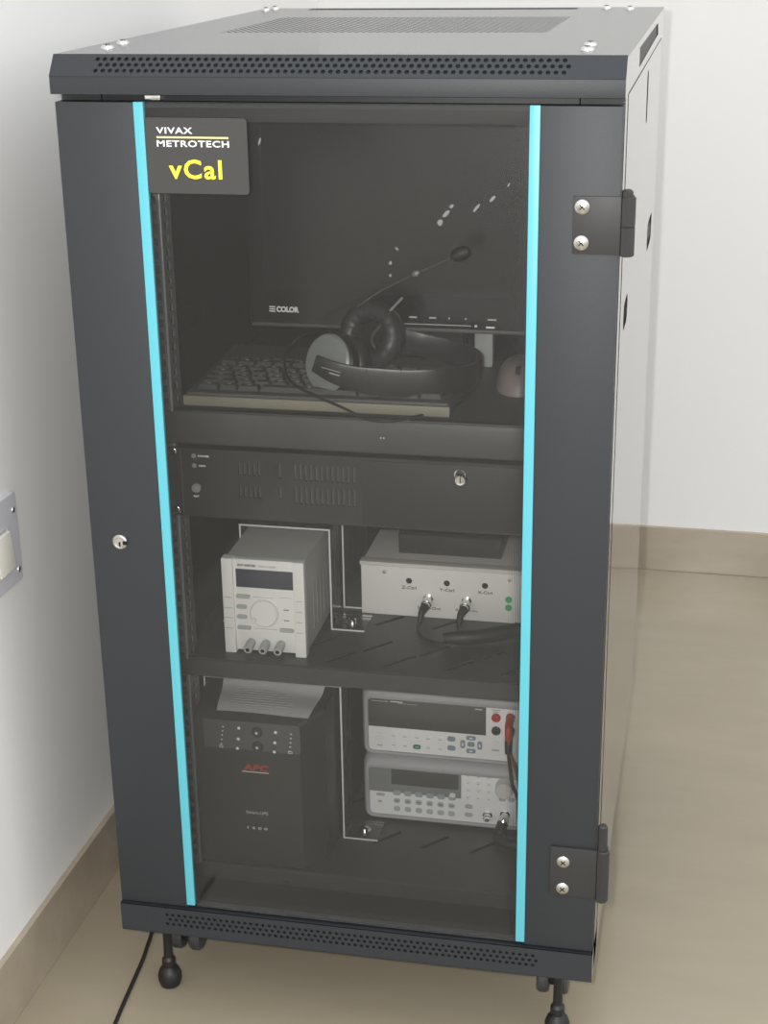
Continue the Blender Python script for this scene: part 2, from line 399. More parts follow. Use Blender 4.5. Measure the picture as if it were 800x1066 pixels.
# sticker
b = MB(); b.sheet([rrect(.1, .2114, 1.0626, 1.1415, .004)], .0006, front(.0003), 'label')
def lab(u, v):   # photo reading of the sticker to its plane
    return .1120 + (u - 161.7) * .001015, 1.1318 - (v - 132) * .00099
st = b.build('name_sticker', door); st['label'] = 'dark grey sticker with white and yellow lettering'
b = MB()
b.text('VIVAX', .1122, .1520, 1.1250, 1.1316, -.0002, 'white', bold=.022, sp=1.12)
b.box(.1122, .1912, -.0006, -.0001, 1.1203, 1.1222, 'paleyellow')
b.text('METROTECH', .1122, .1915, 1.1114, 1.1182, -.0002, 'white', bold=.022, sp=1.12)
b.text('vCal', .1238, .1825, 1.0780, 1.0985, -.0002, 'yellow', bold=.024, sp=1.14)
b.build('lettering', st)
# lock cam on the left wing
b = MB(); b.lathe([(.0092, 0), (.0092, .002), (.0075, .0035), (.0062, .0035), (.0055, .0028), (0, .0028)], (.0365, 0, .6576), (0, -1, 0), 'steel', 28)
b.box(.0355, .0375, -.0034, -.0028, .653, .658, 'hole'); b.box(.041, .0458, -.0045, -.002, .6555, .6597, 'hole')
b.build('door_lock', door)
# catch glimpsed in the gap above the door
b = MB(); b.box(.098, .115, .010, .030, 1.1575, 1.1635, 'chrome', bev=.001); b.build('door_catch', cab)
# hinges
for z0, z1, kz0, kz1, xl, cp in ((1.0095, 1.0685, 1.008, 1.0685, .5525, 1.0745), (.2405, .3065, .2365, .306, .5465, .339)):
    b = MB(); b.box(xl, .601, -.003, 0, z0, z1, 'hinge', bev=.0008)
    b.lathe([(.0068, 0), (.0078, .001), (.0078, (kz1 - kz0) / 2 - .0006), (.0070, (kz1 - kz0) / 2), (.0078, (kz1 - kz0) / 2 + .0006), (.0078, kz1 - kz0 - .001), (.0068, kz1 - kz0)], (.6075, .001, kz0), (0, 0, 1), 'hinge', 8)
    b.box(.602, .6132, .001, .012, kz0, kz1, 'hinge', bev=.0008)
    b.lathe([(.0058, 0), (.0058, cp - kz1), (.004, cp - kz1 + .002)], (.6065, .001, kz1 - .001), (0, 0, 1), 'hinge', 8)
    h = b.build('hinge', door)
    zc = ((z0 + z1) / 2)
    for k in (-1, 1):
        zz = zc + k * .0183 + (.0005 if z0 > .9 else -.0045)
        b = MB(); b.lathe([(.0078, 0), (.0076, .001), (.0055, .0026), (0, .003)], (.5617, -.003, zz), (0, -1, 0), 'steel', 22)
        a = .8
        for t in (a, a + math.pi / 2):
            d = V((math.cos(t), 0, math.sin(t))) * .0035
            b.cyl(V((.5617, -.0062, zz)) - d, V((.5617, -.0062, zz)) + d, .0006, 'hole', seg=6)
        b.build('screw', h)
# mounting rails
def rail(sgn):
    ox = .3; X = lambda x: ox + sgn * (x - ox)
    hs = []; hs2 = []; z = .175; k = 0
    while z < 1.115:
        hs.append(rect(.0605, .0700, z, z + .0095)); hs2.append(rect(.112, .122, z, z + .0095)); z += .01588
    b = MB()
    b.sheet([rect(.035, .075, .166, 1.132)] + hs, .0018, lambda p: V((X(p.x), .101 - p.z, p.y)), 'rail')
    b.sheet([rect(.100, .135, .166, 1.132)] + hs2, .0018, lambda p: V((X(.0742 + p.z), p.x, p.y)), 'rail')
    b.box(*sorted((X(.035), X(.0365))), .10, .14, .166, 1.132, 'rail')
    b.box(*sorted((X(.052), X(.067))), .116, .118, .166, 1.132, 'hole')
    b.box(*sorted((X(.0732), X(.0755))), .0985, .1015, .166, 1.132, 'edge', bev=.0009)  # bright strip paints in the flash highlight along the rail corner
    return b.build('mounting_rail', cab)
rail(1); rail(-1)

# ================================================================== RACK EQUIPMENT
# --- keyboard shelf
sh = thing('sliding_shelf', 'black rack shelf with flat front lip, carrying the keyboard and monitor', 'shelf', (.3, .35, .785))
b = MB(); prof = [(.100, .748), (.0965, .750), (.0965, .7845), (.0985, .7885), (.103, .790), (.11, .790), (.11, .787), (.104, .786), (.102, .784), (.102, .750)]
b.loft([[(x, y, z) for y, z in prof] for x in (.0587, .5413)], 'shelf')
b.box(.3275, .3290, .0960, .0966, .768, .7695, 'greyprint'); b.box(.3310, .3325, .0960, .0966, .768, .7695, 'greyprint')
b.build('front_lip', sh)
b = MB(); b.box(.0775, .5225, .1, .66, .7865, .790, 'shelf', bev=.0005); b.box(.0775, .079, .11, .66, .76, .787, 'shelf'); b.box(.521, .5225, .11, .66, .76, .787, 'shelf'); b.build('tray', sh)
# --- rack computer
pc = thing('rack_computer', 'black rack-mount computer with slotted vents and a lock on its front', 'computer', (.3, .3, .660))
b = MB(); b.box(.078, .522, .0925, .56, .6605, .7455, 'pc'); b.build('case', pc)
vs = []
def slots(xa, xb, za, zb, n):
    st_ = (xb - xa) / n
    return [rect(xa + i * st_, xa + i * st_ + st_ * .5, za, zb) for i in range(n)]
vs += slots(.156, .186, .716, .7325, 5) + slots(.156, .186, .688, .703, 5) + slots(.205, .212, .715, .733, 1) + slots(.205, .212, .688, .704, 1)
vs += slots(.224, .3015, .7135, .7335, 12) + slots(.224, .3015, .684, .7055, 12)
b = MB(); b.sheet([rect(.0587, .5413, .6605, .7465)] + vs, .003, front(.090), 'pc'); b.box(.15, .31, .0918, .0922, .680, .738, 'slot')
b.box(.15, .31, .0912, .0918, .7065, .7125, 'pc')
b.box(.307, .535, .0868, .0885, .664, .743, 'pc', bev=.0006)
b.box(.085, .0862, .0872, .0885, .663, .744, 'slot')
fp = b.build('front_panel', pc)
b = MB(); b.lathe([(.0078, 0), (.0078, .004), (.0062, .006), (.0045, .0055), (0, .0055)], (.4240, .0868, .7275), (0, -1, 0), 'chrome', 26); b.box(.4235, .4245, .0805, .0814, .724, .731, 'hole')
b.torus((.4235, .084, .733), (.2, -1, .2), .006, .0012, 'chrome', seg=20, sub=8)
b.build('front_lock', pc)['label'] = 'round chrome key lock'
for z in (.7374, .7252):
    b = MB(); b.lathe([(.0030, 0), (.0030, .001), (.0018, .0022), (0, .0025)], (.1018, .0885, z), (0, -1, 0), 'silver', 16); b.build('indicator', pc)
b = MB(); b.text('POWER', .1072, .1210, .7363, .7386, .0884, 'white', bold=.03); b.build('lettering', fp); b = MB(); b.text('HDD', .1077, .1160, .7242, .7264, .0884, 'white', bold=.03); b.build('lettering', fp); b = MB(); b.text('RST', .0990, .1060, .6852, .6875, .0884, 'white', bold=.03); b.build('lettering', fp)
b = MB(); b.lathe([(.006, 0), (.006, .002), (.005, .0035), (0, .0035)], (.1031, .0885, .697), (0, -1, 0), 'silver', 20); b.build('power_button', pc)
for xx in (.0765, .5235):
    b = MB(); b.tube([(xx, .089, .742), (xx, .070, .742), (xx, .062, .736), (xx, .060, .72), (xx, .060, .69), (xx, .062, .674), (xx, .070, .668), (xx, .089, .668)], .0032, 'gloss_black', smooth=5)
    for z in (.742, .668): b.lathe([(.0065, 0), (.0055, .002), (.004, .003)], (xx, .0885, z), (0, -1, 0), 'chrome', 14)
    b.build('handle', pc)

# --- vented shelves
def vshelf(z, xa, xb, lip, label, slots_):
    t = thing('vented_shelf', label, 'shelf', (.3, .35, z))
    loops = [rect(xa, xb, .1015, .66)] + slots_
    b = MB(); b.sheet(loops, .0016, flat(z - .0008), 'shelf'); b.build('plate', t)
    b = MB(); pr = [(.1015, z), (.0985, z - .002), (.0985, z - lip), (.100, z - lip), (.100, z - .003), (.1015, z - .0016)]
    b.loft([[(x, y, q) for y, q in pr] for x in (.0587 if xa > .05 else xa, .5413 if xa > .05 else xb)], 'shelf'); b.build('front_lip', t)
    for x in (xa, xb - .0015):
        b = MB(); b.loft([[(x_, .11, z - .003), (x_, .11, z + .003), (x_, .17, z + .022), (x_, .655, z + .022), (x_, .655, z - .003)] for x_ in (x, x + .0015)], 'shelf'); b.build('side_flange', t)
    return t
def diag(x, y, dx=.031, dy=.034, w=.0062):
    l = math.hypot(dx, dy); nx, ny = -dy / l * w / 2, dx / l * w / 2
    return [(x - nx, y - ny), (x + dx - nx, y + dy - ny), (x + dx + nx, y + dy + ny), (x + nx, y + ny)]
s2 = [diag(x, y) for y in (.155, .235, .315, .395, .475, .555) for x in (.135, .214, .2885, .3625, .437)] + [diag(x, .118) for x in (.17, .25, .325, .40, .47)]
s3 = [diag(x, y) for y in (.185, .265, .345, .425, .505, .585) for x in (.085, .155, .222, .29, .356, .4225, .49)]
vshelf(.465, .0775, .5225, .024, 'black slotted shelf under the small bench power supply and cream box', s2)
vshelf(.165, .045, .555, .022, 'black slotted bottom shelf under the battery backup and the stacked meters', s3)
scr = MB(); scr.lathe([(.0035, 0), (.003, .0015), (0, .002)], (.191, .0985, .150), (0, -1, 0), 'chrome', 14)
scr.build('screw', bpy.data.objects['vented_shelf.001'])

# --- monitor
mon = thing('monitor', 'black flat monitor with white lettering, behind the headset on the top shelf', 'monitor', (.31, .36, .790))
tl = math.radians(3)
def MT(p): q = p - V((.3, .3, .845)); return V((p.x, .3 + q.y * math.cos(tl) + q.z * math.sin(tl), .845 + q.z * math.cos(tl) - q.y * math.sin(tl)))
b = MB(); b.box(.1165, .520, .302, .345, .846, 1.128, 'blackplastic', bev=.006, seg=3, fn=MT); b.box(.17, .47, .34, .36, .88, 1.09, 'blackplastic', bev=.008, fn=MT); b.build('housing', mon)
b = MB(); b.sheet([rrect(.1165, .520, .8455, 1.128, .006), rrect(.1345, .502, .890, 1.112, .001)], .004, lambda p: MT(V((p.x, .301 - p.z, p.y))), 'gloss_black')
b.box(.118, .518, .2972, .300, .8455, .850, 'slot', bev=.001, fn=MT)
b.build('bezel', mon)
b = MB(); b.box(.134, .5025, .3015, .303, .8895, 1.1125, 'screen', fn=MT); b.build('screen', mon)
b = MB()
for k in range(3): b.box(.1417, .1495, .2985, .2990, .8640 + k * .0028, .8655 + k * .0028, 'white', fn=lambda p: MT(V((p.x, p.y, p.z + (p.x - .1417) * -.02))))
b.text('COLOR', .1510, .1805, .8637, .8712, .2990, 'white', bold=.045, fn=MT)
b.build('logo', mon); b = MB()
for xa, xb in ((.3235, .3335), (.349, .358), (.3735, .3755), (.3945, .3965), (.423, .434)): b.box(xa, xb, .2985, .2990, .8622, .8640, 'greyprint', fn=MT)
b.box(.317, .4022, .2985, .2990, .8542, .8549, 'white', fn=MT); b.box(.407, .410, .298, .2990, .8532, .8560, 'white', fn=MT); b.box(.421, .432, .2985, .2990, .8522, .8545, 'white', fn=MT)
b.build('control_marks', mon)
b = MB(); b.box(.335, .385, .348, .368, .796, .90, 'blackplastic', bev=.005); b.build('stand_neck', mon)
b = MB(); b.lathe([(.001, 0), (.082, 0), (.085, .004), (.07, .008), (.03, .012), (.02, .02)], (.36, .425, .790), (0, 0, 1), 'gloss_black', 40); b.build('stand_base', mon)
b = MB(); b.box(.40, .424, .342, .36, .790, .842, 'btn', bev=.003); b.build('cable_clip', mon)

# --- keyboard
kb = thing('keyboard', 'dark grey computer keyboard with cream front edge on the top shelf', 'keyboard', (.25, .2, .790))
b = MB(); rk = lambda p: p
b.loft([[(.0835 + a, .118 + bq, z) for a, bq in ((0, 0), (.322, 0), (.322, .205), (0, .205))] for z in (.7905, .797)], 'kb')
b.loft([[(.0835, .118, .797), (.4055, .118, .797), (.4055, .323, .797), (.0835, .323, .797)], [(.0865, .1225, .806), (.4025, .1225, .806), (.4025, .320, .814), (.0865, .320, .814)]], 'kb')
b.build('case', kb)
b = MB(); b.box(.083, .406, .1155, .1225, .7915, .8035, 'kbfront', bev=.0015); b.build('front_edge', kb)['label'] = 'cream front edge'
kz = lambda y: .806 + (y - .1225) * .0405
rows = [(.134, [1.2, 1, 1.2, 5.2, 1.2, 1, 1, 1.2]), (.152, [2.1] + [1] * 10 + [2]), (.170, [1.7] + [1] * 11 + [1.4]), (.188, [1.4] + [1] * 11 + [1.6]), (.206, [1] * 13 + [1]), (.229, [1] * 13)]
first = None; keys = 0
for y, ws in rows:
    x = .094; u = (.300) / sum(ws)
    for w in ws:
        b = MB(); wx = w * u - .0022; xc, yc, zc = x + w * u / 2, y + .008, kz(y)
        b.loft([[(xc + a * wx / 2, yc + c_ * .0076, zc - .0005) for a, c_ in ((-1, -1), (1, -1), (1, 1), (-1, 1))], [(xc + a * (wx / 2 - .002), yc + c_ * .0052 + .0006, zc + .0055) for a, c_ in ((-1, -1), (1, -1), (1, 1), (-1, 1))]], 'key')
        if random.random() < .8: b.box(xc - .0025, xc + .0018, yc + .0008, yc + .0032, zc + .0054, zc + .0057, 'greyprint')
        b.build('key', kb, smooth=False); x += w * u
b = MB()
for k in range(9): b.box(.10 + k * .014, .110 + k * .014, .258, .264, .8115, .8135, 'key', bev=.0006)
b.box(.20, .385, .285, .300, .8125, .8140, 'gloss_black', bev=.0005)
b.build('media_strip', kb)

# --- mouse
ms = thing('computer_mouse', 'small beige-grey computer mouse right of the keyboard', 'mouse', (.47, .26, .790))
b = MB(); rings = []
for k in range(9):
    t = k / 8; z = .7905 + .034 * math.sin(t * math.pi / 2); sc = max(math.cos(t * math.pi / 2), .02) ** .55
    rings.append([(.471 + .031 * sc * math.cos(a), .262 + .006 * t + .05 * sc * math.sin(a), z) for a in [2 * math.pi * i / 28 for i in range(28)]])
b.loft(rings, 'mouse'); b.build('shell', ms)
b = MB(); b.lathe([(.007, -.003), (.008, 0), (.007, .003)], (.471, .232, .8165), (1, 0, 0), 'blackplastic', 18); b.build('scroll_wheel', ms)

# --- headset
hs_ = thing('headset', 'black headset with silver ear cup and microphone boom lying on the keyboard', 'headset', (.3, .2, .81))
A = V((.2530, .155, .8395)); nA = V((-.5, -.82, .28)).normalized()
b = MB(); b.lathe([(.020, -.024), (.031, -.022), (.0365, -.012), (.0375, -.003), (.035, 0)], A, nA, 'blackplastic', 40); cupA = b.build('ear_cup', hs_)
b = MB(); b.lathe([(.0352, -.002), (.0352, .0015), (.033, .004), (.02, .0065), (0, .0075)], A, nA, 'silver', 40); b.build('silver_cover', cupA)['label'] = 'silver oval cover'
b = MB(); b.torus(A - nA * .030, nA, .025, .011, 'cushion'); b.build('ear_cushion', hs_)
B = V((.2905, .232, .8545)); nB = V((-.30, -.85, .30)).normalized()
b = MB(); b.torus(B + nB * .004, nB, .0305, .0130, 'cushion', seg=54); b.build('ear_cushion', hs_)
b = MB(); b.lathe([(.022, -.030), (.033, -.026), (.040, -.012), (.040, 0), (.024, .001), (.022, -.003), (0, -.003)], B, nB, 'blackplastic', 40)
b.tube([B + V((.012, -.012, -.02)), B + V((.002, -.014, 0)), B + V((.016, -.014, .02))], .0016, 'slot')
b.build('ear_cup', hs_)
b = MB(); b.ribbon([(.243, .1315, .8455), (.262, .1265, .8385), (.283, .127, .832), (.310, .130, .827), (.352, .137, .824), (.392, .150, .824), (.423, .185, .822), (.421, .232, .824), (.390, .262, .828), (.350, .268, .836), (.318, .262, .846)], (0.05, .0, 1), .029, .006, 'blackplastic', wf=lambda t: .72 + .4 * min(t * 3.2, 1) - (.25 * max(t - .75, 0) * 4))
band = b.build('headband', hs_)
b = MB()
def bl(p): return V((.262 + (p.x) * .045, .1226 + p.x * .0005, .840 - p.x * .011 + p.z))
b.box(-.2, .30, 0, .0003, .0005, .0016, 'greyprint', fn=bl); b.box(.0, .28, 0, .0003, -.004, -.0022, 'greyprint', fn=bl)
b.build('lettering', band)
b = MB(); b.ribbon([(.3055, .1265, .827), (.3065, .1268, .827)], (0, 0, 1), .030, .0085, 'rubber'); b.build('band_clip', hs_)
b = MB(); b.ribbon([(.345, .1325, .8245), (.346, .1327, .8245)], (0, 0, 1), .032, .0085, 'rubber'); b.build('band_clip', hs_)
b = MB(); b.tube([(.271, .234, .8895), (.30, .237, .909), (.333, .24, .926), (.37, .24, .9435), (.385, .24, .951)], .0011, 'slot', seg=8)
b.lathe([(.0025, -.004), (.004, 0), (.0025, .004)], (.344, .24, .9315), (.037, 0, .0175), 'silver', 12)
b.build('microphone_boom', hs_)
b = MB(); b.lathe([(.001, -.012), (.006, -.010), (.0088, -.003), (.0088, .004), (.006, .011), (.001, .013)], (.398, .24, .957), (.9, 0, .35), 'rubber', 20); b.build('microphone', hs_)
b = MB(); b.tube([(.304, .225, .877), (.330, .225, .905)], .0016, 'silver', smooth=2, seg=8); b.build('glint_rod', hs_)  # a bright reflection modelled as a silver rod, not a headset part
b = MB(); b.tube([(.252, .185, .866), (.2397, .1905, .869), (.2124, .2074, .86), (.1953, .2111, .848), (.1902, .1869, .832), (.2078, .1462, .8185), (.2425, .1159, .812), (.2811, .0995, .803), (.3125, .0900, .7935), (.3413, .0870, .7925), (.3739, .1158, .793), (.398, .150, .793), (.4108, .18, .793), (.416, .24, .793), (.412, .285, .793)], .0017, 'rubber', seg=8)
b.build('cord', hs_)

# --- bench power supply
ps = thing('power_supply', 'small cream bench power supply with dark display, round knob and three terminals', 'power supply', (.17, .25, .465))
b = MB(); b.box(.1200, .2215, .134, .40, .4685, .592, 'psubody', bev=.001)
for j in range(6): b.box(.2214, .2218, .17 + j * .018, .183 + j * .018, .485, .545, 'psubody')
b.build('case', ps)
b = MB()
b.box(.117, .1315, .1220, .137, .4650, .5935, 'psu', bev=.0015); b.box(.2085, .2230, .1220, .137, .4650, .5935, 'psu', bev=.0015)
b.box(.130, .210, .1255, .137, .4940, .5925, 'psu', bev=.0008); b.box(.130, .210, .1275, .137, .4680, .4942, 'frost', bev=.0008)
fp = b.build('front_panel', ps)
b = MB(); b.box(.1348, .2087, .1246, .1256, .5552, .5795, 'psudisp', bev=.0003); b.build('display', ps)
for xa, xb, z in ((.1338, .1521, .5428), (.1336, .1475, .5285), (.1335, .1476, .5148), (.1335, .1520, .5000), (.1886, .2073, .5000)):
    b = MB(); b.sheet([rrect(xa, xb, z - .0027, z + .0027, .0026)], .003, front(.1252), 'btn'); b.build('button', ps)
b = MB(); b.lathe([(.0180, 0), (.0180, .004), (.0165, .0055), (0, .0055)], (.1698, .1256, .5218), (0, -1, 0), 'psu', 44); b.lathe([(.0036, 0), (.003, .0008), (0, .0002)], (.1575, .1201, .5135), (0, -1, 0), 'frost', 16); kn = b.build('knob', ps)
for x in (.1496, .1690, .1883):
    b = MB(); b.lathe([(.0052, 0), (.0058, .002), (.0058, .004), (.0042, .006), (.0058, .008), (.0058, .018), (.005, .0195), (.0026, .0195), (.0026, .014)], (x + .001, .1276, .4795), (0, -1, -.12), 'btn', 20); b.lathe([(.0026, 0), (.0026, .0005)], (x + .001, .1079, .4772), (0, -1, -.12), 'hole', 12); b.build('terminal', ps)
b = MB(); b.text('GW INSTEK', .1370, .1612, .5830, .5862, .1254, 'darkprint', bold=.03); b.text('PSS-2005', .1640, .1865, .5833, .5855, .1254, 'btn', bold=.02)
for z in (.5412, .5270, .5134, .4992): b.box(.1182, .1295, .1217, .1221, z - .0004, z + .0004, 'btn')
for z in (.5420, .5275, .5134, .4992): b.box(.2115, .2195, .1217, .1221, z - .0004, z + .0004, 'btn')
for z in (.5275, .5133): b.box(.1945, .2015, .1251, .1256, z - .0005, z + .0005, 'darkprint')
b.box(.155, .182, .1251, .1256, .5421, .5427, 'btn'); b.box(.155, .186, .1251, .1256, .4994, .5, 'btn'); b.box(.189, .206, .1251, .1256, .5438, .5443, 'btn')
b.build('lettering', fp)
# --- clear hold-down straps
def strap(y0, y1, xl, xr, z0, ztop, foot, label, footl=.03, m='acrylic'):
    t = thing('hold_down_strap', label, 'strap', ((xl + xr) / 2, y0, z0), 'clear hold-down straps')
    th = .0022
    b = MB()
    pr = [(xl - footl, z0 + .0002), (xl - footl, z0 + th), (xl - th, z0 + th), (xl - th, ztop), (xr + th, ztop), (xr + th, z0 + th), (xr + foot, z0 + th), (xr + foot, z0 + .0002), (xr, z0 + .0002), (xr, ztop - th), (xl, ztop - th), (xl, z0 + .0002)]
    b.loft([[(x, y, z) for x, z in pr] for y in (y0, y1)], m, cap=False)
    if m != 'acrylic': b.box(xr, xr + th, y1, y1 + .0006, z0, ztop, 'frost')
    b.loft([[(x, y, z) for x, z in pr] for y in (y0 - .0004, y0)], 'frost')
    b.build('band', t)
    for x in (xr + foot * .53, xl - footl * .6):
        b = MB(); ym = y0 + (y1 - y0) * .42
        b.lathe([(.0085, 0), (.0085, .0012), (.005, .0013), (.005, .005), (.0035, .0065), (0, .0068)], (x, ym, z0 + th), (0, 0, 1), 'chrome', 20); b.build('bolt', t)
    return t
strap(.2105, .263, .1172, .2335, .465, .6055, .0445, 'clear strap with white edges nearest the front, over the cream power supply')
strap(.2825, .425, .1172, .2335, .465, .6055, .0445, 'clear strap over the cream power supply, behind the front one', m='acrylic_grey')
strap(.1905, .240, .0640, .2475, .165, .3945, .0475, 'clear strap with white edges over the black battery backup', footl=.015)

# --- cream signal box with adapter on it
sb = thing('signal_box', 'cream metal box with three black holes, two sockets and two green dots', 'electronics box', (.37, .35, .465))
b = MB(); b.box(.262, .478, .274, .43, .4652, .538, 'boxtop', bev=.0008); b.box(.259, .481, .2725, .288, .5335, .5388, 'boxtop', bev=.0006); b.build('case', sb)
fp = MB(); fp.box(.2615, .4785, .2705, .2738, .4652, .5345, 'box', bev=.0005); fp = fp.build('front_panel', sb)
for x in (.3258, .3763, .4267):
    b = MB(); b.lathe([(.0042, 0), (.0038, .0006), (0, .0004)], (x, .2706, .5158), (0, -1, 0), 'hole', 20); b.build('adjuster_hole', sb)
for x in (.2929, .4591):
    b = MB(); b.lathe([(.0028, 0), (.0025, .001), (0, .0013)], (x, .2706, .5265), (0, -1, 0), 'steel', 14); b.build('screw', sb)
b = MB()
for z in (.4985, .4870): b.lathe([(.0047, 0), (.0045, .0005), (0, .0006)], (.4580, .2706, z), (0, -1, 0), 'green', 20)
b.build('green_dot', sb)['label'] = 'green dots'
b = MB()
for s_, x in (('Z-Ctrl', .3258), ('Y-Ctrl', .3763), ('X-Ctrl', .4267)): b.text(s_, x - .0098, x + .0098, .5040, .5085, .2705, 'darkprint', bold=.01)
b.text('Sense-Out', .3370, .3682, .4768, .4805, .2705, 'darkprint', bold=.01); b.text('Signal-In', .3880, .4165, .4768, .4805, .2705, 'darkprint', bold=.01)
b.build('lettering', fp)
for x in (.3516, .4028):
    b = MB(); b.lathe([(.0065, 0), (.0065, .002), (.0048, .002), (.0048, .010)], (x, .2706, .4930), (0, -1, 0), 'chrome', 18); b.build('socket', sb)
ad = thing('power_adapter', 'black slab adapter lying on top of the cream box', 'adapter', (.374, .34, .539))
b = MB(); b.loft([[(.305, .309, .5392), (.4425, .309, .5392), (.4425, .385, .5392), (.2935, .385, .5392)], [(.3045, .3095, .565), (.4425, .3095, .565), (.4425, .385, .565), (.2935, .385, .565)], [(.3065, .3125, .5685), (.4405, .3125, .5685), (.4405, .383, .5685), (.2955, .383, .5685)]], 'blackplastic')
b.build('adapter_body', ad)
def bnc(x, pts, label, cat='cable'):
    t = thing('signal_cable', label, cat, (x, .255, .468), 'signal cables on the cream box')
    b = MB(); d = V((-.12, -1, -.42)).normalized(); o = V((x, .262, .4925))
    b.lathe([(.0062, 0), (.0070, .002), (.0070, .010), (.0058, .011), (.0058, .016)], o, V((0, -1, -.15)), 'chrome', 18); b.build('connector', t)
    b = MB(); b.tube([V((x, .248, .491)), V((x - .003, .238, .486)), V((x - .005, .232, .474))] , lambda q: .0062 - .003 * q, 'rubber', seg=12); b.build('strain_relief', t)
    b = MB(); b.tube([V((x - .005, .232, .474))] + pts, .0024, 'rubber', seg=8); b.build('cord', t)
    return t
bnc(.3516, [(.347, .222, .4695), (.355, .205, .468), (.375, .190, .468), (.395, .187, .468)], 'black cable plugged into the left socket of the cream box')
bnc(.4028, [(.399, .222, .4705), (.400, .208, .4685), (.404, .198, .468)], 'black cable plugged into the right socket of the cream box')
bd = MB(); bd.tube([(.386, .188, .4755), (.405, .190, .477), (.43, .197, .477), (.46, .213, .478), (.49, .23, .478), (.515, .25, .478)], lambda q: .0075 + .003 * min(q * 4, 1), 'rubber', seg=14)
bd = bd.build('cable_bundle', org=(.45, .2, .466)); tag(bd, 'thick black cable bundle lying in front of the cream box', 'cable')
b = MB(); b.cyl((.476, .218, .4800), (.497, .2265, .4815), .0112, 'chrome', seg=18); b.build('metal_ferrule', bd)

# --- battery backup
up = thing('battery_backup', 'large black battery backup unit with button panel and red lettering', 'battery backup', (.155, .3, .165))
b = MB(); b.box(.0685, .2415, .138, .56, .1652, .389, 'ups', bev=.003); b.build('case', up)
def ring(xa, xb, y, za, zb, r): return [(u, y, v) for u, v in rrect(xa, xb, za, zb, r, 5)]
b = MB(); b.loft([ring(.0690, .2410, .139, .1655, .3885, .004), ring(.0680, .2420, .132, .1653, .3890, .005), ring(.0705, .2330, .120, .1655, .3860, .006), ring(.0725, .2170, .1065, .1662, .3795, .006), ring(.0745, .2150, .1045, .168, .3775, .005)], 'ups')
bz = b.build('bezel', up)
b = MB(); b.sheet([rrect(.088, .2155, .3375, .3775, .003)], .0012, front(.1040), 'upsp'); pn = b.build('control_panel', up)
for z in (.3648, .3438):
    b = MB(); b.lathe([(.0072, 0), (.0072, .002), (.006, .003), (.0022, .003), (.0015, .0036), (0, .0036)], (.1594, .1034, z), (0, -1, 0), 'ups', 24); b.lathe([(.0019, 0), (.0015, .0004)], (.1594, .0998, z), (0, -1, 0), 'greyprint', 10); b.build('button', up)
b = MB()
for x, z in ((.1353, .3680), (.1339, .3523), (.1323, .3365 + .002), (.1838, .3664), (.1823, .3514), (.1812, .3380)):
    b.lathe([(.0021, 0), (.0016, .0006), (0, .0007)], (x, .1034, z), (0, -1, 0), 'white', 12)
for x, z in ((.1346, .360), (.133, .3445), (.183, .359), (.1815, .3445)): b.box(x - .003, x + .003, .1030, .1035, z - .0018, z + .0012, 'slot')
for k in range(5):
    b.box(.1145 - k * .0009 - .001, .1145 - k * .0009 + .001, .1029, .1034, .3676 - k * .0062, .3692 - k * .0062, 'greyprint'); b.box(.2044 - k * .0006 - .001, .2044 - k * .0006 + .001, .1029, .1034, .3653 - k * .0062, .3668 - k * .0062, 'greyprint')
b.sheet([rect(.1085, .1130, .3378, .3415), rect(.1093, .1122, .3385, .3408)], .0004, front(.1032), 'greyprint'); b.sheet([rect(.1995, .2050, .3378, .3410), rect(.2003, .2042, .3384, .3404)], .0004, front(.1032), 'greyprint')
b.build('indicator_marks', up)
b = MB(); b.text('APC', .1385, .1720, .3075, .3165, .1045, 'redprint', bold=.04, shear=.15, sp=1.12); b.build('red_lettering', bz)['label'] = 'red lettering'
b = MB(); b.box(.1363, .1720, .1040, .1045, .3050, .3060, 'greyprint'); b.text('Smart-UPS', .1393, .1689, .2432, .2478, .1045, 'btn', bold=.01); b.text('1 5 0 0', .1400, .1672, .2205, .2240, .1045, 'greyprint', bold=.01); b.build('lettering', bz)
# paper on top
b = MB(); NX, NY = 12, 8; bb = bmesh.new(); gv = []
for j in range(NY + 1):
    row = []
    for i in range(NX + 1):
        u, v = i / NX, j / NY
        xa = .1045 + (.0925 - .1045) * v; xb = .2255 + (.2305 - .2255) * v
        y = .1105 + v * .072; z = .3903 + .0008 * math.sin(u * 5) + (0 if v > .25 else -(.25 - v) * .012) + (max(v - .82, 0) * .045)
        row.append(bb.verts.new((xa + (xb - xa) * u, y, z)))
    gv.append(row)
for j in range(NY):
    for i in range(NX): bb.faces.new((gv[j][i], gv[j][i + 1], gv[j + 1][i + 1], gv[j + 1][i]))
bmesh.ops.solidify(bb, geom=bb.faces[:], thickness=.0004)
b.merge(bb, 'paper')
pa = b.build('paper_sheet', org=(.16, .145, .39)); tag(pa, 'white printed paper sheet lying on top of the battery backup', 'paper')
b = MB()
for k in range(7):
    y = .125 + k * .0065; l = random.uniform(.05, .09)
    b.box(.118 + (k % 2) * .003, .118 + l, y, y + .0012, .3913, .3917, 'ink')
b.build('printed_lines', pa, smooth=False)

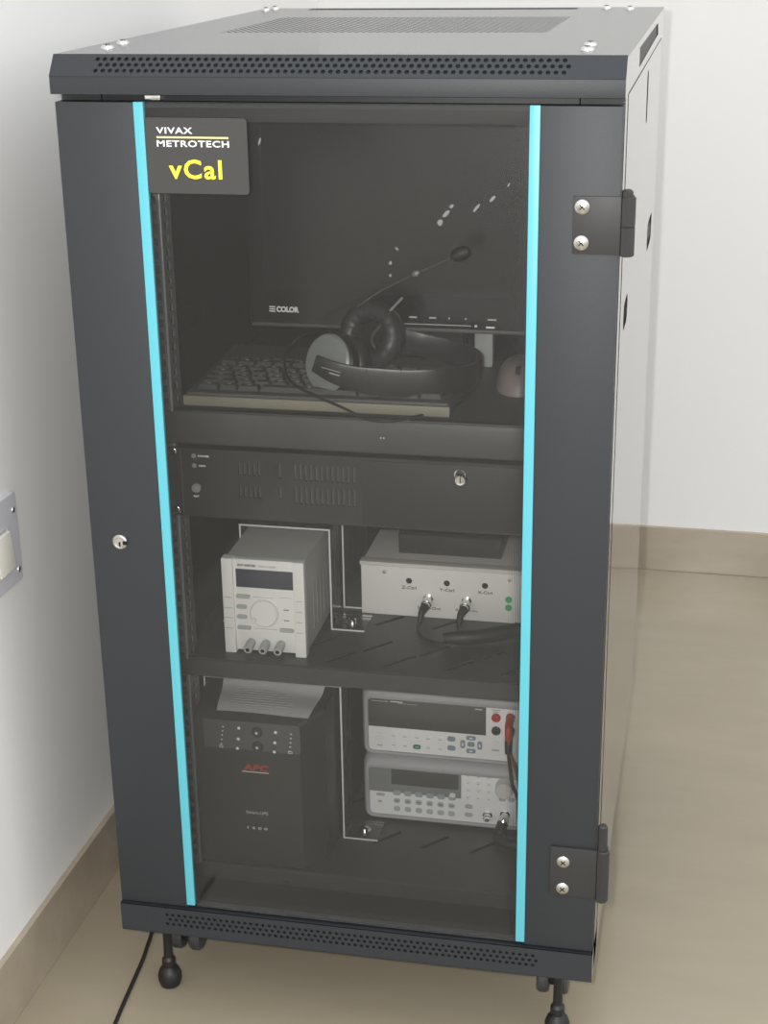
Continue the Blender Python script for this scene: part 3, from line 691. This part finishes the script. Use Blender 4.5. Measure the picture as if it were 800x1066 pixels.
# --- multimeter and generator in grey bumpers
def bumper(z0, z1, t):
    b = MB(); xa, xb = .2625, .5165
    def R(y, e, r): return [(u, y, v) for u, v in rrect(xa + e, xb - e, z0 + e * .8, z1 - e * 1.75, r, 6)]
    rings = [R(.300, 0, .014), R(.262, 0, .014), R(.250, .0018, .013), R(.2450, .0050, .010), R(.2440, .0080, .007), R(.2450, .0097, .006), R(.256, .0097, .006)]
    b.loft(rings, 'bumper', cap=False)
    b.box(xa + .005, xb - .005, .2550, .42, z0 + .005, z1 - .005, 'meter', bev=.003)
    return b.build('bumper_case', t)
dm = thing('multimeter', 'bench multimeter in a grey bumper, on top of the signal generator', 'multimeter', (.39, .33, .2665))
bumper(.2645, .3690, dm)
b = MB(); b.box(.2720, .5075, .2490, .2560, .2705, .3535, 'meter', bev=.001); fp = b.build('front_panel', dm)
b = MB(); b.box(.2725, .4328, .2480, .2492, .3085, .3525, 'lcd', bev=.0006); dd = b.build('display', dm)
b = MB(); b.box(.277, .300, .2476, .2481, .3470, .3479, 'btn'); b.box(.303, .320, .2476, .2481, .3474, .3484, 'white'); b.box(.314, .340, .2476, .2481, .3455, .3461, 'btn'); b.box(.418, .428, .2476, .2481, .3462, .3475, 'greyprint'); b.build('marking', dd)
def pill(x, z, w, h, m, t, y=.2492, name='button', d=.003):
    b = MB(); b.sheet([rrect(x - w / 2, x + w / 2, z - h / 2, z + h / 2, min(w, h) * .42)], d, front(y), m); return b.build(name, t)
pill(.287, .2905, .012, .011, 'frost', dm)
for k, x in enumerate((.3072, .3225, .3389, .3545, .3707)):
    for z in (.2965, .2822):
        pill(x, z, .0105, .0065, 'greenbtn' if (k == 2 and z < .29) else 'meter', dm)
pill(.3860, .2990, .0110, .0072, 'bluebtn', dm); pill(.3862, .2852, .0110, .0072, 'bluebtn', dm)
for x, z, w, h in ((.4127, .3028, .013, .006), (.4128, .2932, .010, .007), (.4128, .2832, .013, .006), (.4015, .2925, .0065, .012), (.4246, .2925, .0065, .012)): pill(x, z, w, h, 'bluebtn', dm)
pill(.446, .2965, .009, .010, 'frost', dm)
b = MB()
for x in (.3072, .3225, .3389, .3545, .3707):
    for z in (.2965, .2822): b.box(x - .0028, x + .0028, .2472, .2477, z - .0006, z + .0006, 'btn')
for x, z in ((.4127, .3028), (.4128, .2832)): b.box(x - .002, x + .002, .2472, .2477, z - .001, z + .001, 'frost')
for x in (.4015, .4246): b.box(x - .001, x + .001, .2472, .2477, .2905, .2945, 'frost')
b.box(.440, .452, .2485, .2490, .3470, .3476, 'darkprint'); b.box(.442, .450, .2485, .2490, .3440, .3445, 'darkprint'); b.box(.283, .292, .2485, .2490, .2980, .2985, 'btn'); b.box(.284, .291, .2485, .2490, .2790, .2808, 'btn'); b.box(.441, .451, .2485, .2490, .2860, .2885, 'btn')
b.build('marking', fp)
for x, z, m in ((.4463, .3365, 'red'), (.4465, .3171, 'blackplastic'), (.4655, .3385, 'red'), (.4658, .3185, 'blackplastic')):
    b = MB(); b.lathe([(.0062, 0), (.0062, .0025), (.0052, .0035), (.0028, .0035), (.0026, .001)], (x, .2490, z), (0, -1, 0), m, 22); b.build('socket', dm)
for k, (z, m, nm) in enumerate(((.3385, 'red', 'red'), (.3185, 'blackplastic', 'black'))):
    x = .4660
    t = thing('test_lead', '%s test lead plugged into the multimeter' % nm, 'test lead', (x, .24, z), 'test leads of the multimeter')
    b = MB(); b.tube([(x, .2452, z), (x, .2300, z - .001), (x + .0005, .2215, z - .005), (x + .001, .2190, z - .018)], lambda q: .0058 - .001 * q, m, seg=14); b.build('plug', t)
    b = MB(); b.tube([(x + .001, .2190, z - .018), (x + .003, .2185, z - .035), (x + .011 - k * .003, .2195 - k * .008, z - .06), (x + .018 - k * .003, .2215 - k * .010, z - .10 + k * .02), (x + .022 - k * .004, .2245 - k * .012, .195), (x + .03 - k * .006, .235 - k * .014, .169)], .0024, 'orange' if k == 0 else 'rubber', seg=8); b.build('cord', t)
fg = thing('signal_generator', 'function generator with small screen in a grey bumper, beneath the multimeter', 'signal generator', (.39, .33, .165))
bumper(.1655, .2640, fg)
b = MB(); b.box(.2720, .5075, .2490, .2560, .1722, .2500, 'meter', bev=.001); fp = b.build('front_panel', fg)
b = MB(); b.loft([[(.2725, y, .2090), (.3995, y, .2090), (.3995, y, .2500), (.2725, y, .2500)] for y in (.2475, .2492)], 'lcdframe'); dd = b.build('display_frame', fg)
b = MB(); b.box(.3030, .3960, .2468, .2476, .2222, .2455, 'lcd', bev=.0003); b.box(.276, .294, .2469, .2476, .2477, .2486, 'white'); b.box(.306, .3945, .2469, .2476, .2468, .2475, 'greyprint'); b.build('screen', dd)
pill(.2875, .2035, .012, .004, 'btn', fg)
for k in range(6): pill(.3105 + k * .0154, .2092, .0108, .0075, 'teal_soft', fg, y=.2480)
pill(.3880, .2140, .008, .006, 'frost', fg, y=.2466)
for k in range(6):
    for z in (.1960, .1835): pill(.3104 + k * .0152, z, .0092, .0072, 'btn', fg)
for z in (.1973, .1845): pill(.4100, z, .0110, .006, 'btn', fg)
pill(.2865, .1930, .010, .010, 'frost', fg)
for i in range(3):
    for j in range(4): pill(.4090 + i * .0142, .2452 - j * .0112, .0078, .0052, 'psubody' if False else 'meter', fg, d=.004)
b = MB()
for i in range(3):
    for j in range(4): b.box(.4078 + i * .0142, .4102 + i * .0142, .2466, .2472, .2447 - j * .0112, .2459 - j * .0112, 'btn')
for k in range(6): b.box(.3080 + k * .0152, .3128 + k * .0152, .2472, .2477, .1955, .1966, 'darkprint')
b.box(.284, .289, .2472, .2477, .1925, .1938, 'darkprint')
b.build('marking', fp)
b = MB(); b.lathe([(.0128, 0), (.0128, .002), (.0115, .004), (.0115, .014), (.010, .016), (0, .016)], (.4592, .2490, .2335), (0, -1, 0), 'boxtop', 36); b.build('tuning_knob', fg)
for x in (.4558, .4685): pill(x, .2135, .009, .006, 'btn', fg)
for x, z in ((.4362, .1870), (.4600, .1905)):
    b = MB(); b.lathe([(.0066, 0), (.0066, .002), (.0050, .0025), (.0050, .011), (.0038, .011), (.0036, .003), (0, .003)], (x, .2490, z), (0, -1, 0), 'chrome', 20); b.cyl((x - .0066, .2415, z), (x + .0066, .2415, z), .0012, 'chrome', seg=8); b.build('socket', fg)
t = thing('output_cable', 'thick black cable plugged into the signal generator', 'cable', (.458, .2, .166))
b = MB(); b.lathe([(.0068, 0), (.0078, .002), (.0078, .010), (.006, .012)], (.4600, .2375, .1895), (-.1, -1, -.25), 'chrome', 18); b.build('connector', t)
b = MB(); b.tube([(.4590, .227, .187), (.457, .218, .180), (.456, .214, .172)], lambda q: .0072 + .0020 * q, 'rubber', seg=14); b.build('strain_relief', t)
b = MB(); b.tube([(.456, .2145, .1745), (.462, .205, .1745), (.478, .200, .1745), (.50, .205, .1745), (.52, .22, .1745)], .0085, 'rubber', seg=12); b.build('cord', t)

# --- mains cable on the floor
b = MB(); b.ribbon([(.03, .42, .003), (-.005, .27, .003), (-.024, .175, .003), (-.0215, .135, .003), (-.016, .095, .003), (-.012, .045, .003), (-.006, -.03, .003), (.004, -.12, .003), (.02, -.3, .003)], (0, 0, 1), .0030, .0048, 'rubber')
cb = b.build('floor_cable', org=(0, 0, .003)); tag(cb, 'thin black cable running out from under the cabinet on the floor', 'cable')

# ================================================================== LIGHT AND CAMERA
w = bpy.data.worlds.new('room_light'); S.world = w; w.use_nodes = True; nt = w.node_tree
bg = nt.nodes['Background']
tc = nt.nodes.new('ShaderNodeTexCoord'); sx = nt.nodes.new('ShaderNodeSeparateXYZ'); nt.links.new(tc.outputs['Generated'], sx.inputs[0])
cr = nt.nodes.new('ShaderNodeValToRGB'); mr = nt.nodes.new('ShaderNodeMapRange'); mr.inputs[1].default_value = -1; mr.inputs[2].default_value = 1
nt.links.new(sx.outputs['Z'], mr.inputs[0]); nt.links.new(mr.outputs[0], cr.inputs[0])
cr.color_ramp.elements[0].position = .40; cr.color_ramp.elements[0].color = (.30, .27, .22, 1)
cr.color_ramp.elements[1].position = .60; cr.color_ramp.elements[1].color = (.80, .82, .85, 1)
nt.links.new(cr.outputs[0], bg.inputs[0]); bg.inputs[1].default_value = 1.86
def light(kind, name, loc, energy, col=(1, 1, 1), **k):
    l = bpy.data.lights.new(name, kind); l.energy = energy; l.color = col
    for a, b_ in k.items(): setattr(l, a, b_)
    o = bpy.data.objects.new(name, l); COL.objects.link(o); o.location = loc; return o
CP = V((.6985, -1.632, 1.3391)); yaw, pitch, roll = -.2097, .3584, -.0153
fw = V((math.sin(yaw) * math.cos(pitch), math.cos(yaw) * math.cos(pitch), -math.sin(pitch)))
r = V((math.cos(yaw), -math.sin(yaw), 0)); u = r.cross(fw); c_, s_ = math.cos(roll), math.sin(roll)
r2 = r * c_ + u * s_; u2 = u * c_ - r * s_
fl = light('POINT', 'camera_flash', CP + V((-.05, .0, .02)), 78, (1, .98, .94), shadow_soft_size=.012)
cam = bpy.data.cameras.new('camera'); co = bpy.data.objects.new('camera', cam); COL.objects.link(co)
co.matrix_world = Matrix(((r2.x, u2.x, -fw.x, CP.x), (r2.y, u2.y, -fw.y, CP.y), (r2.z, u2.z, -fw.z, CP.z), (0, 0, 0, 1)))
cam.sensor_fit = 'VERTICAL'; cam.sensor_height = 24; cam.lens = 24 * 1664.94 / 1066; cam.clip_start = .02
S.camera = co
vs_ = S.view_settings; vs_.view_transform = 'Standard'; vs_.look = 'None'; vs_.exposure = 0; vs_.gamma = 1; vs_.use_curve_mapping = False
